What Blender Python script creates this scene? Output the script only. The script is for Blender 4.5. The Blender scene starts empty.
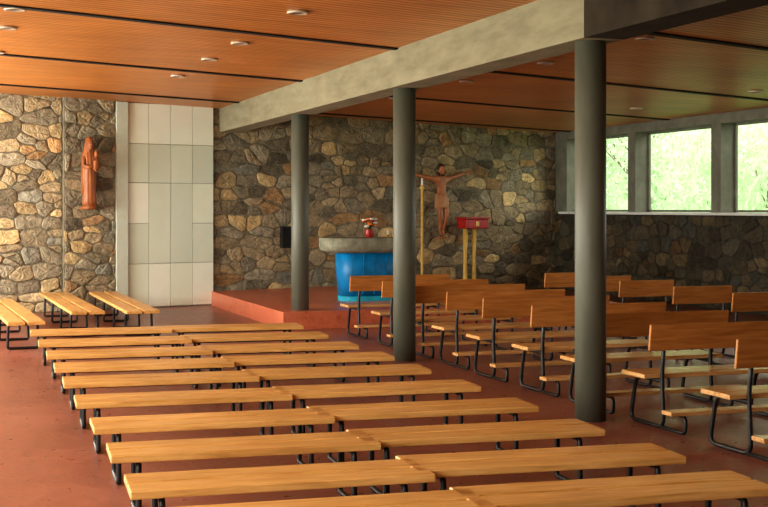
import bpy, bmesh, math, random
from mathutils import Vector, Matrix, Euler
random.seed(7)
S=bpy.context.scene
C=S.collection
try:
    S.view_settings.view_transform='Standard'
    S.view_settings.look='Medium High Contrast'
except Exception: pass

# ------------------------------------------------------------ materials
def new_mat(name):
    m=bpy.data.materials.new(name); m.use_nodes=True
    nt=m.node_tree; nt.nodes.clear()
    o=nt.nodes.new('ShaderNodeOutputMaterial'); b=nt.nodes.new('ShaderNodeBsdfPrincipled')
    nt.links.new(b.outputs[0],o.inputs[0])
    return m,nt,b
def N(nt,t,**k):
    n=nt.nodes.new(t)
    for a,v in k.items(): setattr(n,a,v)
    return n
def ramp(nt,fac,stops):
    r=N(nt,'ShaderNodeValToRGB'); e=r.color_ramp.elements
    while len(e)<len(stops): e.new(.5)
    for i,(p,c) in enumerate(stops):
        e[i].position=p; e[i].color=(*c,1)
    nt.links.new(fac,r.inputs[0]); return r.outputs[0]
def coords(nt,scale=(1,1,1),rot=(0,0,0),rand=False):
    tc=N(nt,'ShaderNodeTexCoord'); mp=N(nt,'ShaderNodeMapping')
    mp.inputs['Scale'].default_value=scale; mp.inputs['Rotation'].default_value=rot
    src=tc.outputs['Object']
    if rand:
        oi=N(nt,'ShaderNodeObjectInfo'); ad=N(nt,'ShaderNodeVectorMath',operation='ADD')
        ml=N(nt,'ShaderNodeMath',operation='MULTIPLY'); ml.inputs[1].default_value=37.
        nt.links.new(oi.outputs['Random'],ml.inputs[0])
        nt.links.new(src,ad.inputs[0]); nt.links.new(ml.outputs[0],ad.inputs[1]); src=ad.outputs[0]
    nt.links.new(src,mp.inputs[0]); return mp.outputs[0]
def noise(nt,vec,scale,detail=4,rough=.55,dist=0):
    n=N(nt,'ShaderNodeTexNoise'); n.inputs['Scale'].default_value=scale
    n.inputs['Detail'].default_value=detail; n.inputs['Roughness'].default_value=rough
    n.inputs['Distortion'].default_value=dist
    nt.links.new(vec,n.inputs['Vector']); return n.outputs['Fac']
def bump(nt,b,h,strength,dist=.01):
    n=N(nt,'ShaderNodeBump'); n.inputs['Strength'].default_value=strength; n.inputs['Distance'].default_value=dist
    nt.links.new(h,n.inputs['Height']); nt.links.new(n.outputs[0],b.inputs['Normal'])
def mul(nt,a,bc,f=1.):
    m=N(nt,'ShaderNodeMix',data_type='RGBA',blend_type='MULTIPLY'); m.inputs[0].default_value=f
    nt.links.new(a,m.inputs[6]); nt.links.new(bc,m.inputs[7]); return m.outputs[2]

def noisy(name,c1,c2,scale=6,rough=.7,bs=.3,bd=.01,sc=(1,1,1),metal=0,rand=False,detail=5,spec=.5):
    m,nt,b=new_mat(name); v=coords(nt,sc,rand=rand)
    f=noise(nt,v,scale,detail)
    nt.links.new(ramp(nt,f,[(.3,c1),(.7,c2)]),b.inputs['Base Color'])
    b.inputs['Roughness'].default_value=rough; b.inputs['Metallic'].default_value=metal
    b.inputs['Specular IOR Level'].default_value=spec
    if bs: bump(nt,b,f,bs,bd)
    return m

def wood_mat(name,c1,c2,c3,rough=.38,rand=True):
    m,nt,b=new_mat(name); v=coords(nt,(1.2,14,14),rand=rand)
    f=noise(nt,v,2.2,6,.6,.6)
    col=ramp(nt,f,[(.25,c1),(.5,c2),(.75,c3)])
    v2=coords(nt,(1,1,1),rand=rand); f2=noise(nt,v2,1.3,2)
    tone=ramp(nt,f2,[(.3,(.80,.76,.70)),(.7,(1,1,1))])
    nt.links.new(mul(nt,col,tone),b.inputs['Base Color'])
    b.inputs['Roughness'].default_value=rough
    bump(nt,b,f,.12,.004); return m

M_bench=wood_mat('bench_wood',(.50,.25,.065),(.72,.42,.14),(.86,.56,.23),.34)
M_pew=wood_mat('pew_wood',(.36,.135,.03),(.54,.23,.06),(.66,.32,.10),.36)
M_seat=wood_mat('pew_seat_wood',(.46,.23,.08),(.66,.38,.15),(.78,.50,.24),.26)  # paler than the backrests: window highlight on the seats put into the colour
M_steel=noisy('black_steel',(.008,.008,.008),(.016,.015,.014),8,.45,.05)
M_conc=noisy('concrete',(.20,.18,.11),(.29,.265,.17),4,.85,.4,.01,(1,.5,2.2))
M_concd=noisy('concrete_dark',(.022,.016,.010),(.045,.035,.022),3,.9,.35,spec=.2)  # for the near beam run, its unlit look put into the colour
M_pier=noisy('concrete_pier',(.14,.14,.105),(.22,.22,.17),4,.85,.2)
M_col=noisy('column_concrete',(.10,.108,.080),(.145,.15,.115),6,.5,.25,.005,(1,1,.3))
M_sill=noisy('sill_white',(.62,.64,.60),(.78,.80,.76),4,.5,.05)
M_plaster=noisy('plaster',(.44,.38,.29),(.54,.48,.38),3,.85,.1)
M_dark=noisy('dark_void',(.008,.008,.007),(.014,.013,.011),4,.8,0)
M_soil=noisy('grass',(.05,.12,.02),(.12,.24,.05),2,.9,.3)

def stone_mat():
    m,nt,b=new_mat('rubble_stone')
    at=N(nt,'ShaderNodeAttribute'); at.attribute_name='scol'
    v=coords(nt); f=noise(nt,v,7,8,.68,.4); f2=noise(nt,v,30,5,.65)
    t=ramp(nt,f,[(.28,(.52,.50,.47)),(.5,(.95,.93,.88)),(.72,(1.4,1.32,1.15))])
    t2=ramp(nt,f2,[(.3,(.72,.72,.72)),(.7,(1.2,1.2,1.2))])
    nt.links.new(mul(nt,mul(nt,at.outputs['Color'],t),t2),b.inputs['Base Color'])
    b.inputs['Roughness'].default_value=.88; b.inputs['Specular IOR Level'].default_value=.2
    ad=N(nt,'ShaderNodeMath',operation='ADD'); nt.links.new(f,ad.inputs[0]); nt.links.new(f2,ad.inputs[1])
    bump(nt,b,ad.outputs[0],.8,.025); return m
M_stone=stone_mat()

def floor_mat(name,cs):
    m,nt,b=new_mat(name); v=coords(nt)
    f=noise(nt,v,.7,6,.65,.3); f2=noise(nt,v,11,6,.7)
    c=ramp(nt,f,[(.3,cs[0]),(.55,cs[1]),(.75,cs[2])])
    t=ramp(nt,f2,[(.3,(.76,.74,.73)),(.65,(1.08,1.08,1.08))])
    nt.links.new(mul(nt,c,t),b.inputs['Base Color'])
    r=ramp(nt,f2,[(.3,(.24,)*3),(.7,(.44,)*3)]); nt.links.new(r,b.inputs['Roughness'])
    bump(nt,b,f2,.12,.004); return m
M_floor=floor_mat('red_floor',((.21,.080,.052),(.31,.115,.076),(.39,.17,.12)))
M_plat=floor_mat('red_platform',((.46,.12,.06),(.56,.165,.085),(.64,.21,.12)))

def ceil_mat():
    m,nt,b=new_mat('ceiling_slats')
    v=coords(nt,(1,1,1),(0,0,-math.radians(15)))
    w=N(nt,'ShaderNodeTexWave',wave_type='BANDS',bands_direction='Y',wave_profile='SIN')
    w.inputs['Scale'].default_value=2.8; nt.links.new(v,w.inputs['Vector'])
    slat=ramp(nt,w.outputs['Fac'],[(.0,(.45,.4,.36)),(.25,(.95,.95,.95)),(1,(1.05,1.05,1.05))])
    v2=coords(nt,(.5,7,1),(0,0,-math.radians(15))); f=noise(nt,v2,1.6,6,.65)
    c=ramp(nt,f,[(.3,(.42,.15,.028)),(.5,(.60,.235,.050)),(.72,(.72,.31,.078))])
    v3=coords(nt); f3=noise(nt,v3,.6,2); t=ramp(nt,f3,[(.3,(.78,.76,.73)),(.7,(1.1,1.08,1.05))])
    nt.links.new(mul(nt,mul(nt,c,t),slat),b.inputs['Base Color'])
    b.inputs['Roughness'].default_value=.40
    bump(nt,b,w.outputs['Fac'],.3,.01); return m
M_ceil=ceil_mat()
def simple(name,c,rough=.5,var=.12,scale=8,**k):
    return noisy(name,tuple(x*(1-var) for x in c),tuple(min(1,x*(1+var)) for x in c),scale,rough,k.get('bs',.1),.005,metal=k.get('metal',0))
M_blue=simple('altar_blue',(.0,.20,.46),.45,.35,3)
M_blued=simple('altar_blue_light',(.02,.42,.60),.45,.2,3)
M_altar=noisy('altar_stone',(.17,.18,.125),(.33,.33,.24),9,.8,.5,.01)
M_doors=[simple('door_panel_%d'%i,c,.45,.03,2,bs=.02) for i,c in enumerate([(.74,.80,.64),(.67,.73,.59),(.82,.86,.73),(.63,.69,.56)])]
M_dframe=simple('door_frame_grey',(.54,.58,.48),.5,.05)
M_dgap=simple('door_gap',(.34,.36,.30),.6,.05)
M_carve=noisy('carved_wood',(.22,.065,.02),(.42,.15,.045),14,.5,.3,.008,(1,1,.3))
M_corp=noisy('corpus_wood',(.30,.10,.035),(.50,.20,.08),10,.5,.2,.006)
M_cloth=noisy('loincloth_wood',(.36,.17,.07),(.48,.25,.11),10,.6,.2)
M_hair=simple('hair_brown',(.05,.025,.012),.7)
M_red=simple('red_lacquer',(.36,.02,.015),.4,.2)
M_yel=simple('yellow_wood',(.62,.40,.09),.5,.2)
M_white=simple('white_wax',(.8,.78,.7),.4,.05)
M_org=simple('orange_petal',(.8,.25,.03),.6,.2)
M_grn=simple('leaf_stem',(.06,.18,.03),.6,.3)
M_brass=simple('brass',(.55,.36,.12),.3,.1,metal=1)
M_metalring=simple('lamp_ring',(.55,.46,.36),.35,.05,metal=.2)
M_bark=noisy('bark',(.16,.13,.09),(.26,.22,.16),9,.9,.5)
def leaf_mat():
    m,nt,b=new_mat('leaves'); v=coords(nt); f=noise(nt,v,1.1,3)
    col=ramp(nt,f,[(.3,(.54,.68,.46)),(.7,(.80,.90,.70))])
    nt.links.new(col,b.inputs['Base Color'])
    b.inputs['Roughness'].default_value=.6
    tr=N(nt,'ShaderNodeBsdfTranslucent'); nt.links.new(col,tr.inputs[0])
    mx=N(nt,'ShaderNodeMixShader'); mx.inputs[0].default_value=.45
    o=[n for n in nt.nodes if n.type=='OUTPUT_MATERIAL'][0]
    nt.links.new(b.outputs[0],mx.inputs[1]); nt.links.new(tr.outputs[0],mx.inputs[2]); nt.links.new(mx.outputs[0],o.inputs[0])
    return m
M_leaf=leaf_mat()
def glass_mat():
    m=bpy.data.materials.new('window_glass'); m.use_nodes=True; nt=m.node_tree; nt.nodes.clear()
    o=N(nt,'ShaderNodeOutputMaterial'); mx=N(nt,'ShaderNodeMixShader'); t=N(nt,'ShaderNodeBsdfTransparent'); g=N(nt,'ShaderNodeBsdfGlossy')
    g.inputs['Roughness'].default_value=.03; t.inputs[0].default_value=(.95,.98,.96,1)
    lw=N(nt,'ShaderNodeLayerWeight'); lw.inputs[0].default_value=.12
    nt.links.new(lw.outputs['Fresnel'],mx.inputs[0]); nt.links.new(t.outputs[0],mx.inputs[1]); nt.links.new(g.outputs[0],mx.inputs[2]); nt.links.new(mx.outputs[0],o.inputs[0])
    return m
M_glass=glass_mat()

# ------------------------------------------------------------ mesh builder
class MB:
    def __init__(s): s.v=[];s.f=[];s.m=[];s.sm=[];s.mats=[]
    def mi(s,mat):
        if mat not in s.mats: s.mats.append(mat)
        return s.mats.index(mat)
    def add(s,vs,fs,mat,smooth=False):
        o=len(s.v); s.v+= [tuple(p) for p in vs]; i=s.mi(mat)
        for f in fs: s.f.append([o+a for a in f]); s.m.append(i); s.sm.append(smooth)
    def addbm(s,bm,mat,M=None,smooth=False):
        bm.verts.index_update()
        s.add([(M@v.co if M else v.co) for v in bm.verts],[[v.index for v in f.verts] for f in bm.faces],mat,smooth); bm.free()
    def box(s,c,size,mat,rot=(0,0,0),bev=0.,taper=1.):
        bm=bmesh.new(); bmesh.ops.create_cube(bm,size=1)
        for v in bm.verts:
            k=taper if v.co.z<0 else 1
            v.co=Vector((v.co.x*size[0]*k,v.co.y*size[1]*k,v.co.z*size[2]))
        if bev: bmesh.ops.bevel(bm,geom=bm.edges[:],offset=bev,segments=2,affect='EDGES',profile=.5)
        s.addbm(bm,mat,Matrix.Translation(c)@Euler(rot).to_matrix().to_4x4())
    def prism(s,pts,z0,z1,mat):
        n=len(pts); f=(z1 if callable(z1) else (lambda x,y:z1))
        vs=[(x,y,z0) for x,y in pts]+[(x,y,f(x,y)) for x,y in pts]
        fs=[list(range(n))[::-1],list(range(n,2*n))]+[[i,(i+1)%n,n+(i+1)%n,n+i] for i in range(n)]
        s.add(vs,fs,mat)
    def sphere(s,c,r,mat,sub=2,rot=(0,0,0)):
        bm=bmesh.new(); bmesh.ops.create_icosphere(bm,subdivisions=sub,radius=1)
        r=r if hasattr(r,'__len__') else (r,r,r)
        s.addbm(bm,mat,Matrix.Translation(c)@Euler(rot).to_matrix().to_4x4()@Matrix.Diagonal((*r,1)),True)
    def loft(s,rings,mat,seg=24,folds=0,fa=.0,smooth=True):
        vs=[];
        for k,(cx,cy,z,rx,ry) in enumerate(rings):
            for i in range(seg):
                a=2*math.pi*i/seg; q=1+fa*math.sin(folds*a+k*.35)*(1 if folds else 0)
                vs.append((cx+rx*q*math.cos(a),cy+ry*q*math.sin(a),z))
        fs=[]
        for k in range(len(rings)-1):
            for i in range(seg):
                j=(i+1)%seg; fs.append([k*seg+i,k*seg+j,(k+1)*seg+j,(k+1)*seg+i])
        fs.append(list(range(seg))[::-1]); L=(len(rings)-1)*seg; fs.append([L+i for i in range(seg)])
        s.add(vs,fs,mat,smooth)
    def tube(s,pts,r,mat,B=(1,0,0),seg=8,corner=.06,closed=False):
        P=[Vector(p) for p in pts]; B=Vector(B).normalized(); out=[]
        n=len(P)
        for i,p in enumerate(P):
            if not closed and i in(0,n-1): out.append(p); continue
            a=P[i-1];b=P[(i+1)%n]
            ca=min(corner,(a-p).length*.45); cb=min(corner,(b-p).length*.45)
            pa=p+(a-p).normalized()*ca; pb=p+(b-p).normalized()*cb
            for k in range(5):
                t=k/4; out.append(pa*(1-t)**2+p*2*t*(1-t)+pb*t*t)
        m=len(out); vs=[]
        for i,p in enumerate(out):
            a=out[i-1] if (i>0 or closed) else p; b=out[(i+1)%m] if (i<m-1 or closed) else p
            T=(b-a).normalized(); Nn=B.cross(T).normalized()
            for k in range(seg):
                t=2*math.pi*(k+.5)/seg; vs.append(p+Nn*(r*math.cos(t))+B*(r*math.sin(t)))
        fs=[]
        for i in range(m if closed else m-1):
            j=(i+1)%m
            for k in range(seg):
                l=(k+1)%seg; fs.append([i*seg+k,i*seg+l,j*seg+l,j*seg+k])
        if not closed: fs.append(list(range(seg))[::-1]); fs.append([(m-1)*seg+k for k in range(seg)])
        s.add(vs,fs,mat,True)
    def mesh(s,name):
        me=bpy.data.meshes.new(name); me.from_pydata(s.v,[],s.f)
        for m in s.mats: me.materials.append(m)
        me.polygons.foreach_set('material_index',s.m); me.polygons.foreach_set('use_smooth',s.sm)
        me.update(); return me
    def obj(s,name,loc=(0,0,0),rz=0,parent=None):
        return place(s.mesh(name),name,loc,rz,parent)
def place(me,name,loc=(0,0,0),rz=0,parent=None):
    o=bpy.data.objects.new(name,me); o.location=loc; o.rotation_euler=(0,0,rz); C.objects.link(o)
    if parent: o.parent=parent
    return o
def empty(name,loc,rz=0):
    o=bpy.data.objects.new(name,None); o.empty_display_size=.2; o.location=loc; o.rotation_euler=(0,0,rz); C.objects.link(o); return o

# ------------------------------------------------------------ room frame
SK=math.radians(15); EX=Vector((math.cos(SK),math.sin(SK),0)); EN=Vector((math.sin(SK),-math.cos(SK),0))
O=Vector((5.1,23.9,0))
RX=13.18; LX=-2.5; NY=-3.0
def zc(x,y=0): return 3.65-.022*(x-5.1)
def wy(x): return 23.9+math.tan(SK)*(x-5.1)
U0=(LX-5.1)/EX.x; U1=(RX-5.1)/EX.x

b=MB(); b.prism([(LX,NY),(RX,NY),(RX,wy(RX)),(LX,wy(LX))],-.15,0,M_floor); b.obj('floor')
b=MB(); XB=5.3
for (xa,xb,refs) in ((LX-.3,XB,(2.0,6.05,10.1,14.15,18.2,22.25)),(XB,RX+.5,(3.2,7.2,11.2,15.2,19.2,23.2))):
    pts=[(xa,NY),(xb,NY),(xb,wy(xb)+.3),(xa,wy(xa)+.3)]
    b.add([(x,y,zc(x)) for x,y in pts]+[(x,y,zc(x)+.25) for x,y in pts],[[0,1,2,3],[7,6,5,4],[0,4,5,1],[1,5,6,2],[2,6,7,3],[3,7,4,0]],M_ceil)
    for r in refs:
        ya=r+math.tan(SK)*(xa-5.1); yb=r+math.tan(SK)*(xb-5.1)
        w=.055; z0=.018
        b.add([(xa,ya-w,zc(xa)-z0),(xb,yb-w,zc(xb)-z0),(xb,yb+w,zc(xb)-z0),(xa,ya+w,zc(xa)-z0),
               (xa,ya-w,zc(xa)+.01),(xb,yb-w,zc(xb)+.01),(xb,yb+w,zc(xb)+.01),(xa,ya+w,zc(xa)+.01)],
              [[0,1,2,3],[0,4,5,1],[1,5,6,2],[2,6,7,3],[3,7,4,0]],M_dark)
b.obj('ceiling')

# ------------------------------------------------------------ rubble stone walls
PAL=[((.29,.245,.165),5),((.35,.29,.19),5),((.20,.18,.13),4),((.44,.355,.21),2.4),((.58,.45,.25),1.2),((.29,.265,.20),5),((.16,.14,.105),2.2),((.36,.24,.13),1.2),((.24,.24,.20),2)]
def pick(bright):
    t=random.random()*sum(w for _,w in PAL)
    for c,w in PAL:
        t-=w
        if t<=0: break
    k=random.uniform(.8,1.2)*bright
    return (c[0]*k,c[1]*k,c[2]*k,1)
def clip(poly,a,bb):
    mid=((a[0]+bb[0])/2,(a[1]+bb[1])/2); n=(bb[0]-a[0],bb[1]-a[1]); out=[]
    def d(p): return (p[0]-mid[0])*n[0]+(p[1]-mid[1])*n[1]
    for i in range(len(poly)):
        p=poly[i];q=poly[(i+1)%len(poly)]; dp,dq=d(p),d(q)
        if dp<=0: out.append(p)
        if (dp<0<dq) or (dq<0<dp):
            t=dp/(dp-dq); out.append((p[0]+(q[0]-p[0])*t,p[1]+(q[1]-p[1])*t))
    return out
def stone_panel(V,F,COL,org,ex,en,u0,u1,z0,z1,bright=1.,off=0.,sz=1.):
    seeds=[];z=z0+.06
    while z<z1+.05:
        h=random.uniform(.15,.30)*sz; u=u0-random.uniform(0,.3)
        while u<u1+.2:
            w=random.uniform(.20,.66)*sz
            r=random.random()
            if r<.12:
                seeds.append((u+w*.3,z-.06)); seeds.append((u+w*.35,z+.07)); seeds.append((u+w*.85,z))
            elif r<.20: pass
            else: seeds.append((u+w/2,z+random.uniform(-.06,.06)))
            u+=w
        z+=h
    def P(u,zz,h):
        p=org+ex*u+en*(h+off); return (p.x,p.y,zz)
    A=1.7
    for s in seeds:
        poly=[(u0/A,z0),(u1/A,z0),(u1/A,z1),(u0/A,z1)]
        a=(s[0]/A,s[1])
        for t in seeds:
            if t is s or abs(t[0]-s[0])>1.8 or abs(t[1]-s[1])>1.0: continue
            poly=clip(poly,a,(t[0]/A,t[1]))
            if len(poly)<3: break
        if len(poly)<3: continue
        pl=[(p[0]*A,p[1]) for p in poly]
        pl=[p for i,p in enumerate(pl) if math.hypot(p[0]-pl[i-1][0],p[1]-pl[i-1][1])>.045]
        if len(pl)<3: continue
        ar=abs(sum(pl[i][0]*pl[(i+1)%len(pl)][1]-pl[(i+1)%len(pl)][0]*pl[i][1] for i in range(len(pl))))/2
        if ar<.006: continue
        cx=sum(p[0] for p in pl)/len(pl); cz=sum(p[1] for p in pl)/len(pl)
        q=[]
        for i in range(len(pl)):
            p=pl[i];r=pl[(i+1)%len(pl)]
            q.append((p[0]*.82+r[0]*.18,p[1]*.82+r[1]*.18)); q.append((p[0]*.18+r[0]*.82,p[1]*.18+r[1]*.82))
        e=[]
        for i in range(len(q)):
            p=q[i];r=q[(i+1)%len(q)]; L=math.hypot(p[0]-r[0],p[1]-r[1]); n=max(1,int(L/.06))
            for k in range(n): e.append((p[0]+(r[0]-p[0])*k/n+random.uniform(-.010,.010),p[1]+(r[1]-p[1])*k/n+random.uniform(-.009,.009)))
        gap=random.uniform(.003,.014); rel=random.uniform(.010,.036); n=len(e); o=len(V); col=pick(bright)
        tx=random.uniform(-.05,.05); tz=random.uniform(-.07,.07)
        for (sc,g,h,j) in ((1,gap,-.005,0),(1,gap+.010,rel*.75,.004),(.72,gap,rel,.008),(.36,0,rel*1.08,.010)):
            for p in e:
                dx,dz=p[0]-cx,p[1]-cz; L=max(.02,math.hypot(dx,dz)); k=sc*max(.1,1-g/L)
                uu=cx+dx*k; zz=cz+dz*k
                hh=h+random.uniform(-j,j)+(tx*dx*k+tz*dz*k if h>0 else 0)
                V.append(P(uu,zz,max(hh,-.005))); COL.append(col)
        V.append(P(cx,cz,rel*1.1)); COL.append(col)
        for k in range(3):
            for i in range(n):
                jn=(i+1)%n; F.append([o+k*n+i,o+k*n+jn,o+(k+1)*n+jn,o+(k+1)*n+i])
        for i in range(n): F.append([o+3*n+i,o+3*n+(i+1)%n,o+4*n])
def backing(V,F,COL,org,ex,en,u0,u1,z0,z1,th,off=0.,c=(.25,.225,.165,1)):
    o=len(V)
    for h in (off,off-th):
        for (u,z) in ((u0,z0),(u1,z0),(u1,z1),(u0,z1)):
            p=org+ex*u+en*h; V.append((p.x,p.y,z)); COL.append(c)
    F += [[o,o+1,o+2,o+3],[o+7,o+6,o+5,o+4],[o,o+4,o+5,o+1],[o+1,o+5,o+6,o+2],[o+2,o+6,o+7,o+3],[o+3,o+7,o+4,o]]
def stone_obj(name,V,F,COL):
    me=bpy.data.meshes.new(name); me.from_pydata(V,[],F)
    at=me.color_attributes.new('scol','FLOAT_COLOR','POINT')
    flat=[x for c in COL for x in c]; at.data.foreach_set('color',flat)
    me.materials.append(M_stone); me.update()
    return place(me,name)
V,F,COL=[],[],[]
backing(V,F,COL,O,EX,EN,U0,U1+.3,0,3.60,.35,off=.012)
stone_panel(V,F,COL,O,EX,EN,U0,-3.01,0,3.86,1.6,off=.012)  # stone tones raised: daylight on the left section put into the colour
backing(V,F,COL,O,EX,EN,U0,0,3.5,3.80,.35,off=.012)
backing(V,F,COL,O,EX,EN,-3.01,-2.07,0,3.80,.1,off=.11)
stone_panel(V,F,COL,O,EX,EN,-3.01,-2.07,0,3.80,1.1,off=.11)
stone_panel(V,F,COL,O,EX,EN,-.12,U1,0,3.66,1.08,off=.012)
stone_obj('wall_back',V,F,COL)
V,F,COL=[],[],[]
RO=Vector((RX,0,0)); RE=Vector((0,1,0)); RN=Vector((-1,0,0))
backing(V,F,COL,RO,RE,RN,NY,wy(RX),0,1.68,.35,off=.012,c=(.06,.055,.045,1))  # mortar below the windows darkened to carry the shadow in its colour
stone_panel(V,F,COL,RO,RE,RN,8,wy(RX),0,1.66,.30,off=.012)  # stone tones lowered: deep shadow of this wall put into the colour
stone_obj('wall_right',V,F,COL)
b=MB()
zs,zl=1.72,3.295
wins=[(22.87,25.5),(19.95,22.58),(17.02,19.65),(14.09,16.72),(11.16,13.79)]
b.box((RX+.175,(NY+wy(RX))/2,(zl+3.62)/2),(.35,wy(RX)-NY,3.62-zl),M_pier)
prev=wy(RX)
for (a,c) in wins:
    b.box((RX+.175,(c+prev)/2,(zs+zl)/2),(.349,prev-c,zl-zs),M_pier); prev=a
b.box((RX+.175,(NY+prev)/2,(zs+zl)/2),(.349,prev-NY,zl-zs),M_pier)
b.obj('trim_1')
b=MB(); b.box((RX+.14,(11+25.6)/2,1.695),(.50,14.8,.05),M_sill,bev=.008); b.obj('trim_2')
for i,(a,c) in enumerate(wins):
    b=MB(); y=(a+c)/2; w=c-a; x=RX+.31
    for yy in (a+.02,c-.02): b.box((x,yy,(zs+zl)/2),(.04,.04,zl-zs),M_pier)
    for z in (zs+.025,zl-.02): b.box((x,y,z),(.04,w,.04),M_pier)
    b.add([(x,a,zs),(x,c,zs),(x,c,zl),(x,a,zl)],[[0,1,2,3]],M_glass)
    b.obj('window_%d'%(i+1))
b=MB(); ly=wy(LX)
b.box((LX-.15,(NY+ly)/2,.45),(.3,ly-NY,.9),M_plaster); b.box((LX-.15,(NY+ly)/2,3.5),(.3,ly-NY,.75),M_plaster)
ys=[NY,1.0,4.6,8.2,11.8,15.4,19.0,ly-.4]
for y in ys: b.box((LX-.15,y+.2,2.0),(.299,.4,2.3),M_plaster)
b.obj('wall_left')
for i in range(1,len(ys)-1):
    b=MB(); a=ys[i]+.4;c=ys[i+1]; x=LX-.2
    for yy in (a+.03,(a+c)/2,c-.03): b.box((x,yy,2.02),(.06,.06,2.2),M_steel)
    for z in (.93,3.1): b.box((x,(a+c)/2,z),(.06,c-a,.06),M_steel)
    b.obj('window_%d'%(len(wins)+i))
b=MB(); b.box(((LX+RX)/2,NY-.15,1.95),(RX-LX+.6,.3,3.9),M_plaster); b.obj('wall_front')

b=MB(); yb=wy(5.1)+.02
b.add([(5.12,9.6,3.21),(5.5,9.6,3.21),(5.5,yb,3.21),(5.12,yb,3.21),(5.12,9.6,3.68),(5.5,9.6,3.66),(5.5,yb,3.66),(5.12,yb,3.68)],
      [[3,2,1,0],[0,1,5,4],[1,2,6,5],[2,3,7,6],[3,0,4,7]],M_conc)
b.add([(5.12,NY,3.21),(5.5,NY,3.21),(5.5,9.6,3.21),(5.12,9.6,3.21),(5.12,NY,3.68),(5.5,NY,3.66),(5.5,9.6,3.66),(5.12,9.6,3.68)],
      [[3,2,1,0],[0,1,5,4],[1,2,6,5],[3,0,4,7]],M_concd)  # beam run towards the camera, shade painted in as darker concrete
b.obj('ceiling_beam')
for i,(y,z0) in enumerate(((9.84,0),(14.41,0),(18.97,.26))):
    b=MB(); r=.133
    b.loft([(0,0,0,r+.0,r),(0,0,1.5-z0,r,r),(0,0,3.211-z0,r,r)],M_col,32)
    b.obj('concrete_column',(5.31,y,z0))

b=MB(); b.prism([(4.95,18.6),(10.6,18.6),(10.6,wy(10.6)-.06),(4.95,wy(4.95)-.06)],0.0,.26,M_plat); b.obj('altar_platform')

# door
b=MB()
b.box((-1.965,-.09,1.84),(.21,.16,3.68),M_dframe)
b.box((-1.0,-.05,1.84),(1.74,.05,3.68),M_dgap)
zr=[0.02,.80,1.52,2.25,2.95,3.68]
cw=1.72/4
for ci in range(4):
    for ri in range(5):
        z0,z1=zr[ri],zr[ri+1]
        if ri in(1,2) and ci in(1,2):
            if ri==2: continue
            z1=zr[3]
        mt=M_doors[(2 if ri==4 else (ci*2+ri*3)%4)]
        b.box((-1.86+cw*(ci+.5),-.085,(z0+z1)/2),(cw-.010,.035,z1-z0-.010),mt,bev=.004)
b.obj('door_1',O,SK)

b=MB()
for (x,z,w,h) in ((0,.22,.42,.05),(0,-.22,.42,.05),(-.19,0,.05,.4),(.19,0,.05,.4)): b.box((x,-.08,z),(w,.10,h),M_dark,bev=.006)
b.box((0,-.07,0),(.34,.05,.4),M_dark); b.tube([(.1,-.12,.04),(.1,-.12,-.04)],.008,M_steel)
p=O+EX*1.46; o=b.obj('wall_niche',(p.x,p.y,1.24),SK); o.scale=(.7,1,.85)

# ------------------------------------------------------------ benches
def bench_mesh(L,frames=2):
    b=MB(); H=.385
    for y in (-.122,.122): b.box((0,y,H-.022),(L,.212,.044),M_bench,bev=.007)
    b.box((0,0,H-.06),(L*.86,.05,.03),M_steel,bev=.003)
    xs=[L*(-.40+.80*i/(frames-1)) for i in range(frames)]
    for x in xs:
        b.tube([(x,-.18,H-.06),(x,.18,H-.06),(x,.19,.018),(x,-.19,.018)],.018,M_steel,closed=True,corner=.03)
    return b.mesh('wooden_bench')
BL=bench_mesh(1.60)
rows=[5.98,6.85,7.8,8.8,9.9,11.05,12.1,13.15,14.3,15.5]
for i,y in enumerate(rows):
    dx=.018*(y-6)
    j=lambda a: random.uniform(-a,a)
    place(BL,'wooden_bench',(1.75+dx+j(.02),y-.12+j(.02),0),math.radians(-3.6)+j(.01))
    place(BL,'wooden_bench',(3.29+dx+j(.02),y-.14+j(.02),0),math.radians(-4)+j(.01))
BL2=bench_mesh(4.4,4)
for x,y,a in ((1.08,18.9,92),(2.03,20.3,91),(2.80,20.2,90)):
    place(BL2,'wooden_bench',(x,y,0),math.radians(a))

def pew_mesh(L):
    b=MB(); H=.45
    for y in (-.09,.1): b.box((0,y,H-.018),(L,.185,.036),M_seat,bev=.006)
    b.box((0,-.262,.755),(L,.028,.215),M_pew,rot=(math.radians(8),0,0),bev=.007)
    b.box((0,-.52,.185),(L,.15,.032),M_seat,bev=.005)
    for x in (-L*.4,L*.4):
        b.tube([(x,-.258,.84),(x,-.205,.44),(x,-.235,.02),(x,.30,.02),(x,.20,H-.055),(x,-.20,H-.055)],.018,M_steel,corner=.09)
        b.tube([(x,-.2,.02),(x,-.56,.02),(x,-.56,.155),(x,-.44,.155)],.016,M_steel,corner=.05)
    return b.mesh('wooden_pew')
PW=pew_mesh(1.48); PS=pew_mesh(.8)
for y in (7.95,9.16,10.27,11.35,12.45,13.55,14.65,15.75,17.1):
    place(PW,'wooden_pew',(6.22+random.uniform(-.03,.03),y+.26,0),math.radians(random.uniform(-1.5,.5)))
for y in (11.2,12.3,13.5,14.8,15.9,16.95):
    place(PS,'wooden_pew',(8.8,y+.26,0),math.radians(random.uniform(-1.5,.5)))

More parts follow.
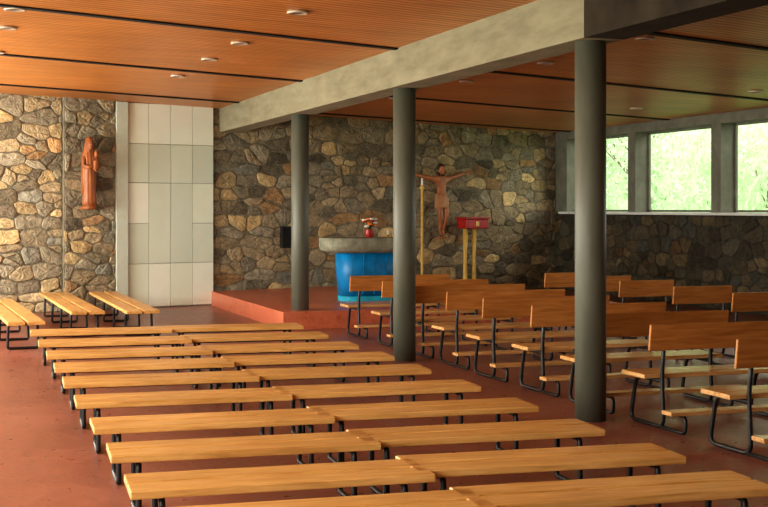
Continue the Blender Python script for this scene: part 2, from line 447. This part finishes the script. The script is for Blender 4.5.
# ------------------------------------------------------------ altar
b=MB()
def dring(z,rx,ry,n=36,pw=3.2):
    out=[]
    for i in range(n):
        a=2*math.pi*i/n; c,s=math.cos(a),math.sin(a)
        out.append((rx*math.copysign(abs(c)**(2/pw),c),ry*math.copysign(abs(s)**(2/pw),s),z))
    return out
def dloft(b,lv,mat,smooth=False):
    n=36; vs=[]
    for (z,rx,ry) in lv: vs+=dring(z,rx,ry)
    fs=[[k*n+i,k*n+(i+1)%n,(k+1)*n+(i+1)%n,(k+1)*n+i] for k in range(len(lv)-1) for i in range(n)]
    fs+= [list(range(n))[::-1],[(len(lv)-1)*n+i for i in range(n)]]
    b.add(vs,fs,mat,smooth)
dloft(b,[(0,.48,.30),(.08,.49,.31)],M_blued)
dloft(b,[(.08,.48,.30),(.45,.51,.34),(.80,.53,.36)],M_blue,True)
for i in range(5):
    x=-.40+.2*i; b.box((x,-.342,.44),(.008,.012,.68),M_blue,rot=(math.radians(4.5),0,0))
dloft(b,[(.80,.68,.40),(.84,.78,.46),(.90,.80,.48),(1.03,.80,.49),(1.045,.79,.48)],M_altar)
b.obj('altar',(6.95,20.67,.26),math.radians(3))
b=MB()
b.loft([(0,0,0,.05,.05),(0,0,.02,.06,.06),(0,0,.07,.085,.085),(0,0,.12,.06,.06),(0,0,.14,.07,.07)],M_red,20)
random.seed(3)
for i in range(22):
    a=random.uniform(0,6.28); r=random.uniform(.02,.11); h=.2+random.uniform(0,.14)-r*.3
    p=(r*math.cos(a),r*math.sin(a),h); b.tube([(0,0,.12),(p[0]*.5,p[1]*.5,.12+(h-.12)*.6),p],.004,M_grn,corner=.02,B=(math.sin(a),-math.cos(a),0),seg=5)
    mt=[M_red,M_white,M_org,M_white][i%4]
    for k in range(6):
        t=k*1.05; b.sphere((p[0]+.024*math.cos(t),p[1]+.024*math.sin(t),h),(.022,.022,.018),mt,1)
    b.sphere((p[0],p[1],h+.008),.013,M_yel,1)
b.obj('flower_vase',(6.97,20.62,1.305))
b=MB(); b.loft([(0,0,0,.05,.05),(0,0,.015,.05,.05),(0,0,.03,.015,.015),(0,0,.05,.03,.03)],M_brass,16)
b.loft([(0,0,.05,.02,.02),(0,0,.13,.02,.02)],M_white,14); b.tube([(0,0,.13),(0,0,.145)],.002,M_steel,seg=5)
b.obj('altar_candle',(7.3,20.62,1.305))

b=MB()
b.loft([(0,0,0,.13,.13),(0,0,.03,.12,.12),(0,0,.06,.03,.03),(0,0,.08,.028,.028),(0,0,1.9,.026,.026),(0,0,1.93,.05,.05),(0,0,1.97,.05,.05),(0,0,2.0,.02,.02)],M_yel,16)
b.loft([(0,0,1.99,.022,.022),(0,0,2.15,.022,.022)],M_white,12)
p=O+EX*4.45+EN*.35; b.obj('candle_staff',(p.x,p.y,.26))
b=MB()
b.box((0,0,1.21),(.58,.34,.20),M_red,bev=.02); b.box((0,0,1.33),(.64,.40,.04),M_red,bev=.01)
b.box((0,-.175,1.21),(.08,.012,.10),M_brass,bev=.004)
for x in (-.19,.04):
    b.loft([(x-.01,0,0,.06,.06),(x-.01,0,.04,.05,.05),(x-.01,0,.5,.040,.040),(x,0,1.11,.055,.055)],M_yel,14)
b.box((-.08,0,.03),(.5,.34,.05),M_yel,bev=.01)
p=O+EX*5.72+EN*.4; b.obj('tabernacle_stand',(p.x,p.y,.26),SK)

# ------------------------------------------------------------ carved figures
def skin(name,verts,edges,rad,mat,parent,sub=2):
    me=bpy.data.meshes.new(name); me.from_pydata([Vector(v) for v in verts],edges,[]); me.materials.append(mat)
    o=bpy.data.objects.new(name,me); C.objects.link(o); o.parent=parent
    m=o.modifiers.new('Skin','SKIN'); m.use_smooth_shade=True
    for i,r in enumerate(rad):
        r=r if hasattr(r,'__len__') else (r,r); me.skin_vertices[0].data[i].radius=r
        me.skin_vertices[0].data[i].use_root=(i==0)
    s=o.modifiers.new('Sub','SUBSURF'); s.levels=sub; s.render_levels=sub
    return o
def head(b,c,s,mat,hair,tilt=(0,0,0),beard=False,veil=False):
    M=Matrix.Translation(c)@Euler(tilt).to_matrix().to_4x4()
    def sp(p,r,m,sub=2):
        bm=bmesh.new(); bmesh.ops.create_icosphere(bm,subdivisions=sub,radius=1)
        b.addbm(bm,m,M@Matrix.Translation(Vector(p)*s)@Matrix.Diagonal((r[0]*s,r[1]*s,r[2]*s,1)),True)
    sp((0,0,.03),(.36,.42,.46),mat,3); sp((0,-.08,-.24),(.26,.29,.26),mat)
    sp((0,-.42,-.02),(.05,.09,.11),mat)
    for x in (-.14,.14):
        sp((x,-.36,.06),(.065,.05,.035),mat); sp((x,-.34,.13),(.10,.06,.03),mat); sp((x*2.55,.0,0),(.04,.09,.12),mat)
        sp((x,-.395,.055),(.035,.02,.02),M_hair,1)
    sp((0,-.345,-.22),(.11,.05,.025),mat); sp((0,-.345,-.25),(.09,.045,.025),mat)
    if hair:
        sp((0,.07,.10),(.40,.42,.45),hair,3)
        for x in (-.3,.3): sp((x,.08,-.25),(.13,.22,.38),hair)
    if beard: sp((0,-.18,-.42),(.2,.2,.2),M_hair)

p=O+EX*5.05+EN*.15
cr=empty('crucifix_figure',(p.x,p.y,1.235),SK)
V_=[(0,-.05,.78),(0,-.055,.93),(0,-.06,1.08),(0,-.05,1.19),(.0,-.06,1.25),
    (-.14,-.05,1.17),(-.40,-.03,1.20),(-.66,-.01,1.255),(.14,-.05,1.17),(.40,-.03,1.225),(.66,-.01,1.305),
    (-.075,-.07,.70),(-.085,-.13,.40),(-.03,-.05,.09),(-.02,-.11,-.0),
    (.075,-.07,.70),(.07,-.15,.41),(.03,-.06,.10),(.025,-.12,.01)]
E_=[(0,1),(1,2),(2,3),(3,4),(3,5),(5,6),(6,7),(3,8),(8,9),(9,10),(0,11),(11,12),(12,13),(13,14),(0,15),(15,16),(16,17),(17,18)]
R_=[(.11,.085),(.10,.075),(.14,.095),(.11,.075),.05,.062,.045,.03,.062,.045,.03,.08,.055,.036,.026,.08,.055,.036,.026]
skin('body',V_,E_,R_,M_corp,cr)
for sx,hx,hz in ((-1,-.66,1.255),(1,.66,1.305)):
    vs=[(hx,-.01,hz),(hx+sx*.06,-.015,hz+.008)];es=[(0,1)];rs=[(.022,.022),(.034,.016)]
    for k,(dz,l) in enumerate(((.032,.055),(.012,.068),(-.010,.062),(-.030,.05))):
        i=len(vs); vs+=[(hx+sx*.095,-.02,hz+.01+dz),(hx+sx*(.095+l*.6),-.035,hz+.012+dz*1.2),(hx+sx*(.095+l),-.06,hz+.012+dz*1.2)]
        es+=[(1,i),(i,i+1),(i+1,i+2)]; rs+=[.009,.008,.007]
    i=len(vs); vs+=[(hx+sx*.05,-.03,hz+.04),(hx+sx*.085,-.045,hz+.065)]; es+=[(1,i),(i,i+1)]; rs+=[.010,.008]
    skin('hand',vs,es,rs,M_corp,cr,1)
b=MB(); head(b,(-.035,-.10,1.36),.23,M_corp,M_hair,(math.radians(18),math.radians(-16),math.radians(-12)),beard=True)
b.loft([(0,-.07,.56,.15,.12),(0,-.07,.62,.155,.12),(0,-.055,.72,.15,.115),(0,-.05,.82,.135,.10),(0,-.05,.86,.125,.095)],M_cloth,32,9,.04)
b.loft([(.14,-.06,.58,.03,.03),(.15,-.06,.70,.04,.04),(.13,-.06,.84,.03,.03)],M_cloth,14,5,.1)
b.box((0,-.06,-.05),(.14,.14,.04),M_corp,bev=.01)
b.obj('head_and_loincloth',parent=cr)

p=O+EX*(-2.64)+EN*.33
md=empty('madonna_statue',(p.x,p.y,1.80),SK); md.scale=(.80,.85,1.0)
b=MB()
b.loft([(0,0,-.02,.14,.11),(0,0,.0,.15,.12),(0,0,.06,.12,.10)],M_carve,20)
b.loft([(0,0,.05,.155,.12),(0,0,.12,.15,.115),(0,0,.35,.135,.105),(0,0,.55,.13,.10),(0,-.005,.72,.125,.10),(0,0,.86,.14,.10),(0,0,.93,.13,.085),(0,.0,.98,.075,.06),(0,0,1.01,.045,.045)],M_carve,48,11,.05)
b.loft([(0,.03,.25,.165,.10),(0,.03,.5,.165,.10),(0,.03,.75,.17,.10),(0,.03,.9,.165,.10),(0,.03,1.0,.12,.09),(0,.025,1.12,.095,.095),(0,.02,1.2,.075,.08),(0,.02,1.235,.03,.03)],M_carve,48,7,.05)
head(b,(0,-.035,1.10),.19,M_carve,None)
head(b,(.085,-.17,.93),.12,M_carve,M_carve,(0,0,math.radians(-20)))
b.loft([(.075,-.15,.66,.06,.05),(.08,-.155,.74,.062,.055),(.083,-.16,.84,.05,.045),(.085,-.165,.88,.03,.03)],M_carve,20,5,.05)
b.box((0,.13,.4),(.2,.12,.12),M_carve,bev=.02); b.box((0,.14,.0),(.26,.16,.05),M_carve,bev=.01)
b.obj('robe_and_heads',parent=md)
skin('arm_right',[(-.13,-.01,.90),(-.16,-.05,.72),(-.06,-.15,.70),(.01,-.17,.72)],[(0,1),(1,2),(2,3)],[.05,.045,.035,.022],M_carve,md)
skin('arm_left',[(.13,-.01,.90),(.17,-.06,.70),(.10,-.16,.65),(.04,-.19,.66)],[(0,1),(1,2),(2,3)],[.05,.045,.035,.022],M_carve,md)
skin('child_arm',[(.06,-.16,.85),(.02,-.20,.82),(-.01,-.21,.87)],[(0,1),(1,2)],[.018,.016,.011],M_carve,md,1)

lm=MB(); lm.loft([(0,0,0,.10,.10),(0,0,-.025,.11,.11),(0,0,-.03,.085,.085),(0,0,-.012,.07,.07)],M_metalring,24)
lm.loft([(0,0,-.016,.068,.068),(0,0,-.006,.05,.05)],M_dark,20)
LMm=lm.mesh('ceiling_lamp')
for (x,y) in ((3.35,12.04),(3.35,14.5),(3.35,16.2),(3.35,18.4),(.8,13.1),(.8,14.5),(.8,16.8),(.8,19),(7.16,12.07),(7.2,14.5),(7.2,17),(7.2,20),(11.4,13.5),(11.4,16.1),(11.4,19.5)):
    place(LMm,'ceiling_lamp',(x,y,zc(x)+.002))

# ------------------------------------------------------------ outside
b=MB(); b.box((20,20,-.4),(160,160,.2),M_soil); b.obj('ground')
def tree_mesh(seed):
    r=random.Random(seed); b=MB()
    b.loft([(0,0,-.3,.20,.20),(.05,0,1.5,.14,.14),(.0,.05,3.5,.09,.09),(.1,0,6,.04,.04)],M_bark,12)
    for i in range(6):
        a=r.uniform(0,6.28); z=r.uniform(1.6,4.5); L=r.uniform(1.2,2.2)
        b.tube([(0,0,z),(math.cos(a)*L*.5,math.sin(a)*L*.5,z+.5),(math.cos(a)*L,math.sin(a)*L,z+1.3)],.025,M_bark,B=(math.sin(a),-math.cos(a),0),seg=6)
    blobs=[(r.uniform(-2.2,2.2),r.uniform(-2.2,2.2),r.uniform(1.2,7),r.uniform(.7,1.4)) for _ in range(24)]
    vs=[];fs=[]
    for _ in range(9500):
        bx,by,bz,br=r.choice(blobs); d=Vector((r.gauss(0,1),r.gauss(0,1),r.gauss(0,1))).normalized()*br*r.uniform(.4,1.05)
        c=Vector((bx,by,bz))+d; q=Euler((r.uniform(0,6),r.uniform(0,6),r.uniform(0,6))).to_matrix(); s=r.uniform(.06,.12); o=len(vs)
        for p in ((-s,0,0),(0,-s*.5,0),(s,0,0),(0,s*.5,0)): vs.append(c+q@Vector(p))
        fs.append([o,o+1,o+2,o+3])
    b.add(vs,fs,M_leaf); return b.mesh('tree')
T=[tree_mesh(1),tree_mesh(2)]
random.seed(11)
for i,(x,y) in enumerate(((22.5,31),(22,37),(27,34),(24.5,42),(31,39),(23,24.5),(29,44),(34,48),(28,49),(32,34),(-12,12),(-13,22))):
    o=place(T[i%2],'tree',(x,y,-.2),random.uniform(0,6)); s=random.uniform(.9,1.2); o.scale=(s,s,s)

# ------------------------------------------------------------ lights
w=bpy.data.worlds.new('World'); S.world=w; w.use_nodes=True; nt=w.node_tree; bg=nt.nodes['Background']
bg.inputs[0].default_value=(1,1,.92,1); bg.inputs[1].default_value=4.4
def area(name,loc,rot,sx,sy,e,col):
    l=bpy.data.lights.new(name,'AREA'); l.shape='RECTANGLE'; l.size=sx; l.size_y=sy; l.energy=e; l.color=col
    o=bpy.data.objects.new(name,l); o.location=loc; o.rotation_euler=rot; C.objects.link(o); return o
area('window_daylight',(LX+.05,11.5,2.02),(0,math.radians(-97),0),2.1,18,900,(1,.955,.84))
area('window_daylight',(LX+.08,19.7,1.9),(0,math.radians(-90),0),2.1,3.0,370,(.97,1,.97))  # extra lamp added to brighten the back-left wall
for (a,c) in wins:
    o=area('window_portal',(RX+.5,(a+c)/2,2.5),(0,math.radians(90),0),1.7,2.8,1,(1,1,1)); o.data.cycles.is_portal=True

# ------------------------------------------------------------ camera
cam=bpy.data.cameras.new('camera'); co=bpy.data.objects.new('camera',cam); C.objects.link(co)
cam.sensor_width=36; cam.lens=1300/768*36; cam.shift_y=-(253.5-208)/768
co.location=(0,0,1.8); co.rotation_euler=(math.radians(90),0,-math.atan(456/1300)); cam.clip_end=300
S.camera=co
